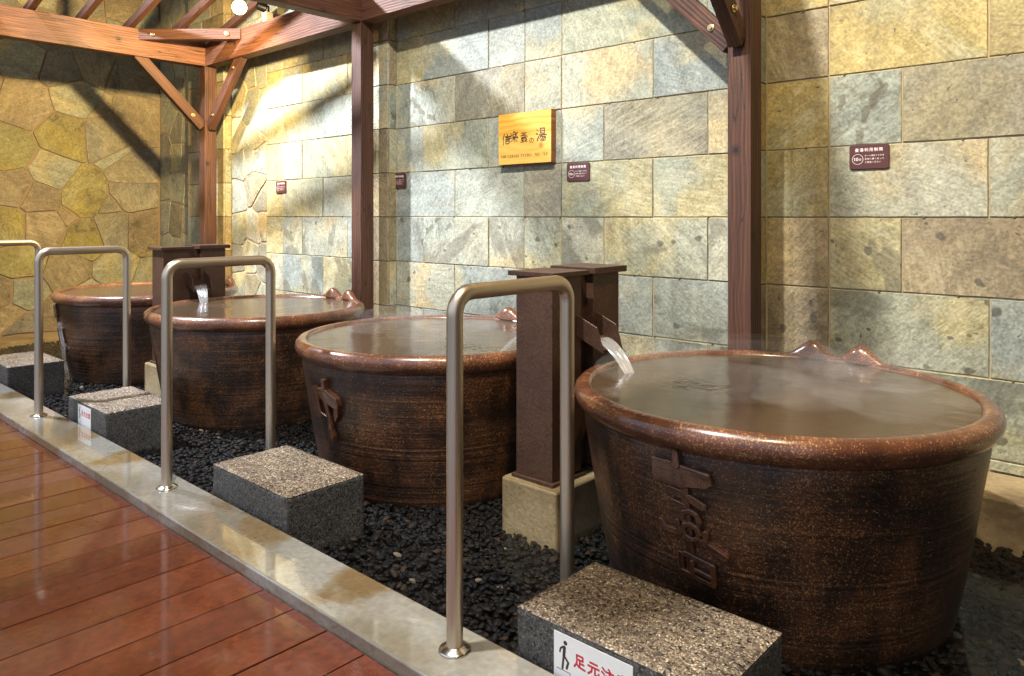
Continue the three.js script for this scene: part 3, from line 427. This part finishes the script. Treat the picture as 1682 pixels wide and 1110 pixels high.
// ---------------------------------------------------------------- printing
const G = {
  '信': [[[30, 5], [10, 45]], [[22, 30], [22, 98]], [[62, 3], [68, 14]], [[40, 22], [95, 22]], [[48, 38], [88, 38]], [[48, 53], [88, 53]], [[48, 68], [48, 96], [88, 96], [88, 68], [48, 68]]],
  '楽': [[[50, 2], [44, 12]], [[36, 12], [64, 12], [64, 48], [36, 48], [36, 12]], [[36, 30], [64, 30]], [[10, 14], [24, 26]], [[8, 48], [26, 36]], [[88, 12], [74, 26]], [[72, 36], [92, 48]], [[4, 62], [96, 62]], [[50, 48], [50, 98]], [[48, 64], [10, 94]], [[52, 64], [90, 94]]],
  '壺': [[[20, 12], [80, 12]], [[50, 2], [50, 26]], [[28, 26], [72, 26]], [[10, 48], [10, 36], [90, 36], [90, 48]], [[22, 50], [78, 50]], [[40, 50], [40, 92]], [[60, 50], [60, 92]], [[40, 62], [22, 62], [22, 80], [40, 80]], [[60, 62], [78, 62], [78, 80], [60, 80]], [[8, 94], [92, 94]]],
  'の': [[[55, 20], [40, 75], [20, 75], [15, 50], [30, 25], [60, 18], [85, 35], [85, 65], [60, 88]]],
  '湯': [[[10, 10], [22, 20]], [[5, 38], [18, 46]], [[6, 92], [26, 62]], [[42, 6], [42, 40], [82, 40], [82, 6], [42, 6]], [[42, 23], [82, 23]], [[32, 52], [94, 52]], [[48, 54], [34, 78]], [[44, 66], [90, 66], [84, 94], [74, 92]], [[60, 68], [42, 94]], [[75, 68], [58, 96]]],
  '利': [[[40, 4], [10, 14]], [[4, 32], [54, 32]], [[30, 10], [30, 98]], [[28, 34], [6, 70]], [[32, 36], [54, 62]], [[66, 16], [66, 68]], [[90, 6], [90, 94], [78, 88]]],
  '用': [[[18, 8], [18, 60], [8, 96]], [[18, 8], [88, 8], [88, 94], [76, 90]], [[18, 34], [88, 34]], [[18, 60], [88, 60]], [[52, 8], [52, 96]]],
  '制': [[[18, 6], [10, 26]], [[12, 20], [56, 20]], [[4, 38], [60, 38]], [[32, 4], [32, 98]], [[12, 84], [12, 52], [54, 52], [54, 82], [46, 80]], [[70, 16], [70, 66]], [[92, 6], [92, 94], [80, 90]]],
  '限': [[[10, 6], [10, 98]], [[10, 8], [36, 8], [24, 36], [36, 56], [30, 72], [22, 70]], [[48, 8], [86, 8], [86, 46], [48, 46]], [[48, 27], [86, 27]], [[48, 8], [48, 92], [66, 84]], [[56, 50], [96, 96]], [[92, 54], [72, 70]]],
  '分': [[[36, 6], [6, 50]], [[62, 6], [94, 48]], [[24, 50], [74, 50], [70, 92], [56, 88]], [[44, 50], [18, 96]]],
  '足': [[[26, 8], [76, 8], [76, 36], [26, 36], [26, 8]], [[50, 36], [50, 84]], [[50, 58], [82, 58]], [[26, 52], [22, 72], [6, 94]], [[24, 66], [40, 86], [92, 92]]],
  '元': [[[24, 14], [78, 14]], [[8, 40], [92, 40]], [[38, 42], [34, 72], [8, 94]], [[62, 42], [62, 88], [92, 88], [92, 72]]],
  '注': [[[10, 10], [22, 20]], [[5, 38], [18, 46]], [[6, 92], [26, 62]], [[58, 4], [68, 16]], [[36, 26], [94, 26]], [[40, 56], [90, 56]], [[65, 26], [65, 92]], [[32, 92], [98, 92]]],
  '意': [[[50, 2], [50, 10]], [[20, 12], [80, 12]], [[36, 14], [40, 26]], [[64, 14], [58, 26]], [[8, 28], [92, 28]], [[28, 36], [72, 36], [72, 62], [28, 62], [28, 36]], [[28, 49], [72, 49]], [[12, 72], [6, 90]], [[32, 70], [32, 92], [72, 92], [74, 80]], [[48, 68], [56, 78]], [[84, 70], [94, 84]]],
  'お': [[[10, 28], [62, 28]], [[34, 6], [34, 84], [16, 84], [12, 70], [50, 52], [80, 60], [80, 82], [60, 90]], [[70, 14], [90, 30]]],
  '一': [[[6, 50], [94, 50]]], '人': [[[50, 6], [46, 40], [8, 94]], [[50, 40], [94, 94]]],
  '様': [[[4, 28], [44, 28]], [[24, 4], [24, 98]], [[24, 34], [4, 68]], [[50, 16], [94, 16]], [[52, 30], [92, 30]], [[46, 44], [98, 44]], [[72, 16], [72, 98]], [[54, 56], [46, 92]], [[90, 56], [98, 92]]],
  '約': [[[28, 4], [8, 30], [34, 30], [6, 56]], [[24, 56], [24, 96]], [[6, 70], [4, 90]], [[40, 66], [44, 86]], [[62, 6], [50, 36]], [[56, 26], [92, 26], [90, 92], [72, 88]], [[62, 46], [74, 60]]],
  'を': [[[14, 20], [80, 20]], [[46, 4], [20, 54], [50, 46], [52, 70]], [[86, 40], [30, 70], [40, 92], [82, 92]]],
  '目': [[[22, 6], [78, 6], [78, 94], [22, 94], [22, 6]], [[22, 36], [78, 36]], [[22, 64], [78, 64]]],
  '安': [[[50, 2], [50, 14]], [[10, 34], [10, 18], [90, 18], [90, 34]], [[44, 28], [28, 66], [84, 96]], [[70, 48], [20, 96]], [[6, 48], [94, 48]]],
  'に': [[[16, 8], [12, 60], [18, 94]], [[44, 24], [86, 24]], [[44, 70], [52, 86], [90, 86]]],
  '譲': [[[4, 22], [38, 22]], [[8, 38], [34, 38]], [[8, 52], [34, 52]], [[8, 68], [34, 68], [34, 94], [8, 94], [8, 68]], [[48, 16], [96, 16]], [[72, 2], [72, 16]], [[52, 34], [92, 34]], [[46, 50], [98, 50]], [[60, 26], [60, 56]], [[82, 26], [82, 56]], [[60, 60], [54, 94]], [[66, 60], [96, 96]]],
  'り': [[[28, 10], [24, 50]], [[70, 6], [70, 60], [40, 96]]],
  '合': [[[50, 4], [6, 44]], [[50, 4], [94, 44]], [[34, 42], [66, 42]], [[24, 58], [76, 58], [76, 94], [24, 94], [24, 58]]],
  'っ': [[[20, 56], [60, 46], [82, 62], [74, 84], [50, 92]]], 'て': [[[8, 18], [90, 14], [50, 40], [46, 70], [76, 92]]],
  'ご': [[[20, 22], [70, 22]], [[18, 66], [24, 86], [78, 86]], [[78, 6], [84, 18]], [[90, 2], [96, 14]]],
  'く': [[[66, 6], [26, 50], [70, 94]]], 'だ': [[[8, 26], [52, 26]], [[30, 6], [12, 94]], [[48, 48], [84, 48]], [[44, 76], [52, 90], [88, 90]], [[76, 8], [82, 22]], [[88, 4], [94, 18]]],
  'さ': [[[14, 26], [86, 20]], [[42, 4], [70, 54]], [[22, 62], [26, 84], [50, 94], [76, 90]]], 'い': [[[14, 16], [16, 66], [28, 84], [36, 66]], [[74, 22], [86, 62]]],
};
function write(ctx, s, x, y, size, adv, lw, jit = 0) {
  ctx.lineCap = jit ? 'round' : 'square'; ctx.lineJoin = 'round';
  for (const ch of s) { const st = G[ch]; if (st) for (const l of st) { ctx.lineWidth = lw * (jit ? rr(0.7, 1.5) : 1); ctx.beginPath(); l.forEach(([a, b], i) => { const px = x + (a + rr(-jit, jit)) * size / 100, py = y + (b + rr(-jit, jit)) * size / 100; if (i) ctx.lineTo(px, py); else ctx.moveTo(px, py); }); ctx.stroke(); } else { ctx.font = `bold ${size * 1.15}px sans-serif`; ctx.fillText(ch, x + size * 0.12, y + size * 0.93); } x += adv; }
  return x;
}
function canvasTex(w, h, draw) { const c = document.createElement('canvas'); c.width = w; c.height = h; draw(c.getContext('2d'), w, h); const t = new THREE.CanvasTexture(c); t.colorSpace = THREE.SRGBColorSpace; return t; }
function roundRect(w, h, r) { const s = new THREE.Shape(), x = -w / 2, y = -h / 2; s.moveTo(x + r, y); s.lineTo(x + w - r, y); s.absarc(x + w - r, y + r, r, -Math.PI / 2, 0); s.lineTo(x + w, y + h - r); s.absarc(x + w - r, y + h - r, r, 0, Math.PI / 2); s.lineTo(x + r, y + h); s.absarc(x + r, y + h - r, r, Math.PI / 2, Math.PI); s.lineTo(x, y + r); s.absarc(x + r, y + r, r, Math.PI, 1.5 * Math.PI); return s; }
function faceGeo(w, h, r) { const g = new THREE.ShapeGeometry(roundRect(w, h, r), 6), P = g.attributes.position, uv = g.attributes.uv; for (let i = 0; i < P.count; i++) uv.setXY(i, P.getX(i) / w + 0.5, P.getY(i) / h + 0.5); return g; }
{
  const face = std({ roughness: 0.4, map: canvasTex(768, 512, (c, w, h) => {
    c.fillStyle = '#57322f'; c.fillRect(0, 0, w, h); c.strokeStyle = c.fillStyle = '#f3e6e2';
    write(c, '壺湯利用制限', 108, 66, 76, 95, 9);
    c.lineWidth = 9; c.beginPath(); c.arc(162, 304, 108, 0, 7); c.stroke(); c.font = 'bold 96px sans-serif'; c.fillText('10', 74, 338); write(c, '分', 188, 286, 50, 50, 7);
    write(c, 'お一人様約10分を', 304, 212, 34, 43, 4.6); write(c, '目安に譲り合って', 304, 282, 38, 48, 4.8); write(c, 'ご利用ください', 304, 354, 38, 47, 4.8);
  }) });
  const plateMat = std({ color: 0x57322f, roughness: 0.45 });
  const plate = new THREE.ExtrudeGeometry(roundRect(0.153, 0.1, 0.01), { depth: 0.004, bevelEnabled: true, bevelThickness: 0.0008, bevelSize: 0.0008, bevelOffset: -0.0008, bevelSegments: 2, curveSegments: 6 }), fg = faceGeo(0.15, 0.097, 0.009);
  const labels = ['small maroon time limit sign on the ochre tiles at the right', 'small maroon sign just below and right of the yellow wooden board', 'small maroon sign beside the middle timber post', 'small maroon sign farthest away, left of the middle post'];
  [[-0.981, 1.243], [-2.467, 1.239], [-3.987, 1.24], [-5.476, 1.236]].forEach(([x, y], i) => { const t = thing('notice_plate', labels[i], 'sign', [x, y, WZ + 0.004], 'maroon time limit signs on the wall'); part(t, 'plate', plate, plateMat); const f = part(t, 'printed_face', fg, face); f.position.z = 0.0058; });
  const wood = std({ roughness: 0.5, map: canvasTex(1024, 768, (c, w, h) => {
    const im = c.createImageData(w, h); for (let j = 0; j < h; j++) for (let i = 0; i < w; i++) { const u = i / w, v = j / h, q = fbm(u, v, 2, 3, 3, 800) * 0.12, g = fbm(u, v + q, 3, 40, 4, 801), l = 0.5 + 0.5 * Math.sin((v + q * 2) * 44), k = (j * w + i) * 4; let col = mixc([0.83, 0.57, 0.16], [0.95, 0.75, 0.33], clamp(0.55 * g + 0.4 * l)); if (v > 0.47) col = mixc(col, [0.97, 0.82, 0.48], 0.45); const d = Math.hypot((u - 0.815) * 1.35, v - 0.665) / 0.028; if (d < 3.2) col = mixc(col, [0.55, 0.27, 0.08], sstep(3.2, 0.2, d) * (0.55 + 0.35 * Math.sin(d * 6))); im.data[k] = col[0] * 255; im.data[k + 1] = col[1] * 255; im.data[k + 2] = col[2] * 255; im.data[k + 3] = 255; }
    c.putImageData(im, 0, 0); c.strokeStyle = c.fillStyle = '#3a261c';
    write(c, '信', 70, 300, 165, 0, 15, 5); write(c, '楽', 225, 270, 175, 0, 16, 5); write(c, '壺', 430, 295, 160, 0, 14, 4); write(c, 'の', 605, 380, 105, 0, 10, 3); write(c, '湯', 745, 260, 200, 0, 16, 5);
    c.font = 'bold 58px serif'; [...'SHIGARAKITSUBO'].forEach((ch, i) => c.fillText(ch, 48 + i * 43.5, 668)); 'NO'.split('').forEach((ch, i) => c.fillText(ch, 716 + i * 48, 668)); 'YU'.split('').forEach((ch, i) => c.fillText(ch, 880 + i * 46, 668));
  }) });
  const t = thing('wooden_sign_board', 'square yellow wooden board with black brush lettering on the tiled wall', 'sign', [-2.825, 1.447, WZ + 0.002]);
  part(t, 'board', boxg(-0.2, 0.2, -0.148, 0.148, 0, 0.04, 0.003), std({ map: woodTex(820, [0.55, 0.34, 0.16], [0.66, 0.42, 0.2], [0.45, 0.26, 0.13]), roughness: 0.6 }));
  part(t, 'lettered_face', faceGeo(0.397, 0.293, 0.002), wood).position.z = 0.0408;
}

// ---------------------------------------------------------------- granite steps
{
  const spk = (S, A, B, C, D) => tex(512, 512, (u, v) => { const a = vn(u * 190, v * 190, 190, 190, S), b = vn(u * 110, v * 110, 110, 110, S + 1), c = fbm(u, v, 300 / 4, 300 / 4, 2, S + 2), m = fbm(u, v, 6, 6, 4, S + 3); let col = mixc(A, B, sstep(0.3, 0.7, c)); if (a > 0.7) col = mixc(col, C, sstep(0.7, 0.85, a)); if (b < 0.3) col = mixc(col, D, sstep(0.3, 0.12, b)); return col.map((x) => x * (0.8 + 0.4 * m)); }, { srgb: true, rx: 1 / 0.5, ry: 1 / 0.5 });
  const gb = tex(512, 512, (u, v) => 0.5 * vn(u * 60, v * 60, 60, 60, 910) + 0.5 * fbm(u, v, 100, 100, 2, 911), { rx: 1 / 0.5, ry: 1 / 0.5 });
  const sideM = std({ map: spk(900, [0.25, 0.245, 0.24], [0.32, 0.315, 0.305], [0.5, 0.49, 0.47], [0.12, 0.12, 0.12]), roughness: 0.6, bumpMap: gb, bumpScale: 0.0012 });
  const topM = std({ map: spk(920, [0.36, 0.31, 0.26], [0.52, 0.46, 0.38], [0.84, 0.77, 0.66], [0.12, 0.10, 0.09]), roughness: 0.5, bumpMap: gb, bumpScale: 0.006 });
  const sticker = std({ roughness: 0.35, map: canvasTex(1024, 640, (c, w, h) => {
    c.fillStyle = '#f2f2f0'; c.fillRect(0, 0, w, h); c.fillStyle = c.strokeStyle = '#33201f';
    c.beginPath(); c.arc(160, 92, 26, 0, 7); c.fill(); c.lineCap = 'round'; c.lineJoin = 'round';
    c.lineWidth = 40; c.beginPath(); c.moveTo(148, 145); c.lineTo(140, 250); c.stroke(); c.lineWidth = 22; c.beginPath(); c.moveTo(135, 140); c.lineTo(95, 172); c.lineTo(84, 215); c.stroke();
    c.lineWidth = 28; c.beginPath(); c.moveTo(136, 250); c.lineTo(120, 390); c.stroke(); c.beginPath(); c.moveTo(150, 250); c.lineTo(200, 300); c.lineTo(178, 372); c.stroke();
    c.lineWidth = 8; c.lineCap = 'square'; c.beginPath(); c.moveTo(40, 410); c.lineTo(225, 410); c.lineTo(225, 500); c.lineTo(300, 500); c.stroke();
    c.strokeStyle = '#c8283c'; write(c, '足元注意', 275, 150, 158, 182, 24);
  }) });
  const block = (seed) => {
    let g = new THREE.BoxGeometry(0.5, 0.239, 0.305, 60, 28, 38); g.deleteAttribute('uv'); g.deleteAttribute('normal'); g = mergeVertices(g, 1e-5);
    const P = g.attributes.position, H = [0.25, 0.1195, 0.1525]; for (let i = 0; i < P.count; i++) { const p = [P.getX(i), P.getY(i), P.getZ(i)], n = fbm(p[0] * 2 + p[1] * 1.3 + 3, p[2] * 2 - p[1] * 0.7 + 3, 24, 24, 3, seed), rad = 0.004 + 0.014 * Math.pow(n, 3), c = p.map((v, k) => clamp(v, -H[k] + rad, H[k] - rad)), d = p.map((v, k) => v - c[k]), L = Math.hypot(...d); if (L > 1e-6) { const f = Math.min(1, rad / L); P.setXYZ(i, c[0] + d[0] * f, c[1] + d[1] * f, c[2] + d[2] * f); } }
    g.computeVertexNormals(); g.setAttribute('uv', new THREE.BufferAttribute(new Float32Array(P.count * 2), 2)); boxUV(g); return g.translate(0, -0.0205, -0.1525);
  };
  const topGeo = () => { const g = new THREE.PlaneGeometry(0.499, 0.304, 96, 60).rotateX(-Math.PI / 2), P = g.attributes.position, uv = g.attributes.uv, o = rnd() * 9; for (let i = 0; i < P.count; i++) { const x = P.getX(i), z = P.getZ(i), e = Math.min(0.2495 - Math.abs(x), 0.152 - Math.abs(z)), k = sstep(0, 0.012, e); P.setY(i, -0.004 + 0.0045 * k + k * 0.006 * (fbm(x / 0.5 + 0.5 + o, z / 0.5 + 0.5, 30, 30, 3, 930) - 0.5)); uv.setXY(i, x + o, z); } g.computeVertexNormals(); return g; };
  const info = [[-0.907, 'nearest granite step block with a large red and white warning notice', 1], [-2.392, 'granite step block without a notice before the second tub', 0], [-3.918, 'granite step block with a small white notice before the third tub', 2], [-5.47, 'farthest granite step block at the left picture edge', 0]];
  for (const [x, label, st] of info) {
    const t = thing('granite_step', label, 'step', [x, 0, -1.292], 'granite step blocks in front of the tubs');
    part(t, 'block', block(Math.round(-x * 31)), sideM); const tp = part(t, 'rough_top', topGeo(), topM); tp.position.set(0, 0.1025, -0.1525);
    if (st) { const w = st === 1 ? 0.205 : 0.17, hh = w * 0.6; const s = thing('warning_notice', st === 1 ? 'white notice with red writing and climbing figure on the nearest step' : 'small white notice on the front of the far granite step', 'notice', [x + (st === 1 ? -0.035 : -0.02), 0.088 - hh / 2, -1.2905], 'white notices stuck to the steps'); part(s, 'printed_sheet', new THREE.BoxGeometry(w, hh, 0.0012), std({ color: 0xf2f2f0, roughness: 0.4 })); part(s, 'printed_face', faceGeo(w, hh, 0.001), sticker).position.z = 0.0011; }
  }
}

// ---------------------------------------------------------------- spouts
{
  const mb = tex(256, 256, (u, v) => fbm(u, v, 64, 64, 3, 950), { rx: 1 / 0.4, ry: 1 / 0.4 });
  const metal = std({ map: tex(256, 256, (u, v) => mixc([0.27, 0.19, 0.15], [0.36, 0.26, 0.20], fbm(u, v, 6, 6, 5, 951)).map((x) => x * (0.8 + 0.4 * fbm(u, v, 90, 90, 2, 953))), { srgb: true, rx: 1 / 0.4, ry: 1 / 0.4 }), metalness: 0.25, roughness: 0.42, bumpMap: mb, bumpScale: 0.0008 });
  const plinthMat = std({ map: concreteTex(960, [0.50, 0.43, 0.30], [0.60, 0.53, 0.39], [0.40, 0.33, 0.22]), roughness: 0.7, bumpMap: concreteBump, bumpScale: 0.003 });
  const streamMat = phy({ color: 0xffffff, transmission: 0.88, thickness: 0, roughness: 0.22, ior: 1.33 });
  for (const [x, lb, sides] of [[-1.685, 'nearest', [1, -1]], [-4.745, 'far', [1, -1]]]) {
    const t = thing('water_spout', lb === 'nearest' ? 'twin dark metal water columns on a pale plinth left of the nearest tub' : 'far twin dark metal water columns between the two farthest tubs', 'fountain', [x, 0, 0], 'twin column water spouts');
    part(t, 'plinth', boxg(-0.125, 0.125, -0.137, 0.085, -2.45, -1.938, 0.012), plinthMat);
    for (const z of [-2.0515, -2.2855]) {
      const c = part(t, 'column', boxg(-0.0815, 0.0815, 0.098, 0.792, z - 0.0815, z + 0.0815, 0.002), metal);
      part(c, 'foot_flange', boxg(-0.094, 0.094, 0.0855, 0.0975, z - 0.094, z + 0.094, 0.002), metal);
      part(c, 'cap', boxg(-0.103, 0.103, 0.7925, 0.8095 + (z < -2.1 ? 0.006 : 0), z - (z < -2.1 ? 0.105 : 0.1), z + (z < -2.1 ? 0.1 : 0.103), 0.002), metal);
    }
    part(t, 'back_panel', boxg(-0.05, 0.05, 0.098, 0.792, -2.2035, -2.1335, 0.001), metal);
    for (const s of sides) {
      const plate = new THREE.ExtrudeGeometry(new THREE.Shape([[0.02, 0.678], [0.166, 0.616], [0.192, 0.532], [0.02, 0.604]].map(([a, b]) => new THREE.Vector2(s * a, b))), { depth: 0.005, bevelEnabled: true, bevelThickness: 0.0008, bevelSize: 0.0008, bevelSegments: 1 });
      const tr = [plate.clone().translate(0, 0, -2.1685 - 0.06), plate.translate(0, 0, -2.1685 + 0.055), (() => { const q = bar([s * 0.02, 0.606, -2.1685], [s * 0.186, 0.5385, -2.1685], 0.11, 0.005, 0.001); return q.index ? q.toNonIndexed() : q; })()];
      part(t, 'trough', mergeGeometries(tr), metal);
      // falling water
      const sx = x + s * 0.17, drop = []; const yTop = 0.552, yBot = 0.474, n = 14;
      const W = thing('falling_water', `clear water pouring ${s > 0 ? 'right' : 'left'} from the ${lb} spout`, 'water', [0, 0, 0], 'water pouring from the spouts');
      for (const [z0, z1, ph, lift] of [[-0.042, 0.004, 0.4, 0.004], [0.0, 0.04, 2.1, 0.0]]) {
        const na = 14, pos = [], idx = []; const sheet = (off) => { const base = pos.length / 3; for (let i = 0; i <= n; i++) for (let a = 0; a <= na; a++) { const q = i / n, e = a / na, w = z0 + (z1 - z0) * e, nar = 1 - 0.45 * q, wave = 0.0035 * Math.sin(e * 13 + ph + q * 2.5) + 0.002 * Math.sin(e * 29 + ph), bul = Math.sin(Math.PI * e); pos.push(sx - s * 0.03 + s * (0.155 * q + off * bul * 0.9 + wave), yTop + lift + 0.014 - 0.012 * q - (yTop - yBot + 0.01) * q * q + off * bul * 0.6, -2.1685 + w * nar + 0.045 * q); } for (let i = 0; i < n; i++) for (let a = 0; a < na; a++) { const k = base + i * (na + 1) + a; idx.push(k, k + 1, k + na + 1, k + 1, k + na + 2, k + na + 1); } };
        sheet(0.0045); sheet(-0.0045); const g = new THREE.BufferGeometry(); g.setAttribute('position', new THREE.Float32BufferAttribute(pos, 3)); g.setIndex(idx); g.computeVertexNormals(); drop.push(g);
      }
      part(W, 'water_strand', mergeGeometries(drop), streamMat);
      const fo = new THREE.PlaneGeometry(0.4, 0.2, 80, 40).rotateX(-Math.PI / 2), P = fo.attributes.position;
      for (let i = 0; i < P.count; i++) { const a = P.getX(i), b = P.getZ(i), e = clamp(1 - Math.hypot(a / 0.2, b / 0.1)), k = Math.pow(e, 0.8), d = Math.hypot(a + 0.19, b * 1.6); P.setXYZ(i, sx + s * (0.335 + a), 0.4742 + k * (0.009 * (fbm(a * 2 + 0.5, b * 2 + 0.5, 26, 30, 3, 970) - 0.3) + 0.0035 * Math.sin(d * 130) * Math.exp(-d * 9)) - 0.0012 * (1 - sstep(0, 0.1, e)), -2.12 + b); }
      fo.computeVertexNormals(); part(W, 'ripples', fo, bathWater);
    }
  }
  // overflow running down the farthest tub
  const O = thing('overflow_water', 'sheet of water running off the farthest tub beside its raised strokes', 'water', [-5.549, 0, TUB_Z]); const oz = []; for (const [u, w] of [[-0.02, 0.007], [0.02, 0.005]]) { const pts = []; for (let i = 0; i <= 12; i++) { const y = 0.3 - i / 12 * 0.385, r = radiusAt(y) + 0.014 + 0.02 * (i / 12), a = (u - 0.01 * Math.sin(i)) / r; pts.push(new THREE.Vector3(r * Math.sin(a), y, r * Math.cos(a))); } oz.push(new THREE.TubeGeometry(new THREE.CatmullRomCurve3(pts), 24, w, 7, false)); } part(O, 'water_strand', mergeGeometries(oz), streamMat);
}

// ---------------------------------------------------------------- lamps
{
  const can = std({ color: new THREE.Color().setRGB(0.03, 0.03, 0.03), metalness: 0.4, roughness: 0.5 });
  const names = ['ceiling lamp above the far end of the kerb', 'ceiling lamp above the handrail nearest the picture front', 'ceiling lamp above the near end of the kerb beyond the nearest step'];
  CEILING_LAMPS.forEach(([x, y, z, col, cd, aim, cone, soft], i) => {
    const t = thing('ceiling_lamp', names[i], 'lamp', [x, y, z], 'ceiling lamps over the deck edge');
    const dir = new THREE.Vector3(aim[0] - x, aim[1] - y, aim[2] - z).normalize(), q = new THREE.Quaternion().setFromUnitVectors(new THREE.Vector3(0, -1, 0), dir);
    const s = part(t, 'lamp_shade', lathe([[0, 0.17], [0.05, 0.17], [0.062, 0.15], [0.07, 0.05], [0.074, 0.0], [0.07, 0.0], [0.066, 0.05], [0.05, 0.14], [0, 0.15]], 32), can); s.quaternion.copy(q);
    const b = part(t, 'lamp_lens', new THREE.CircleGeometry(0.064, 32).rotateX(Math.PI / 2).translate(0, 0.03, 0), std({ color: 0x111111, emissive: col, emissiveIntensity: 14 })); b.quaternion.copy(q);
    part(t, 'stem', new THREE.CylinderGeometry(0.012, 0.012, 4.3 - y - 0.1, 12).translate(0, 0.1 + (4.3 - y - 0.1) / 2, 0), can);
    const L = new THREE.SpotLight(col, cd, 0, cone, soft, 2); L.name = 'ceiling_lamp_light'; L.position.set(x + dir.x * 0.02, y + dir.y * 0.02, z + dir.z * 0.02); L.target.position.set(...aim); L.castShadow = true; L.shadow.radius = i ? 3 : 4; L.shadow.mapSize.set(2048, 2048); scene.add(L); scene.add(L.target);
  });
  const f = thing('spotlight_fitting', 'small unlit dark spotlight clamped on top of the wall beam near the glowing bulb', 'lamp', [-5.33, 2.507, -3.05]);
  part(f, 'mount_block', boxg(-0.028, 0.028, 0, 0.075, -0.03, 0.03, 0.003), std({ color: new THREE.Color().setRGB(0.42, 0.36, 0.26), roughness: 0.6 }));
  const hd = part(f, 'lamp_head', lathe([[0, 0.075], [0.026, 0.074], [0.034, 0.06], [0.036, 0.0], [0.033, 0.0], [0.031, 0.012], [0, 0.014]], 28), darkMetal); hd.position.set(0, 0.105, 0.012); hd.rotation.set(1.2, 0, 0.5);
  part(f, 'yoke', boxg(-0.006, 0.006, 0.07, 0.13, -0.014, 0.0, 0.002), darkMetal);
  const t = thing('beam_lamp', 'glowing warm bulb lamp hung among the rafters at the top left', 'lamp', BEAM_LAMP.at);
  part(t, 'bulb', new THREE.SphereGeometry(0.046, 24, 16), std({ color: 0x222222, emissive: BEAM_LAMP.color, emissiveIntensity: 30 }));
  part(t, 'lamp_holder', lathe([[0, 0.11], [0.02, 0.11], [0.024, 0.09], [0.026, 0.045], [0.022, 0.038], [0, 0.038]], 20), can);
  part(t, 'stem', new THREE.CylinderGeometry(0.006, 0.006, 0.36, 8).translate(0, 0.29, 0), can);
  const L = new THREE.SpotLight(BEAM_LAMP.color, BEAM_LAMP.candela, 0, 1.05, 0.9, 2); L.target.position.set(...BEAM_LAMP.aim); scene.add(L.target); L.name = 'beam_lamp_light'; L.position.set(...BEAM_LAMP.at); L.castShadow = true; L.shadow.radius = 2; scene.add(L);
}
renderer.render(scene, camera);
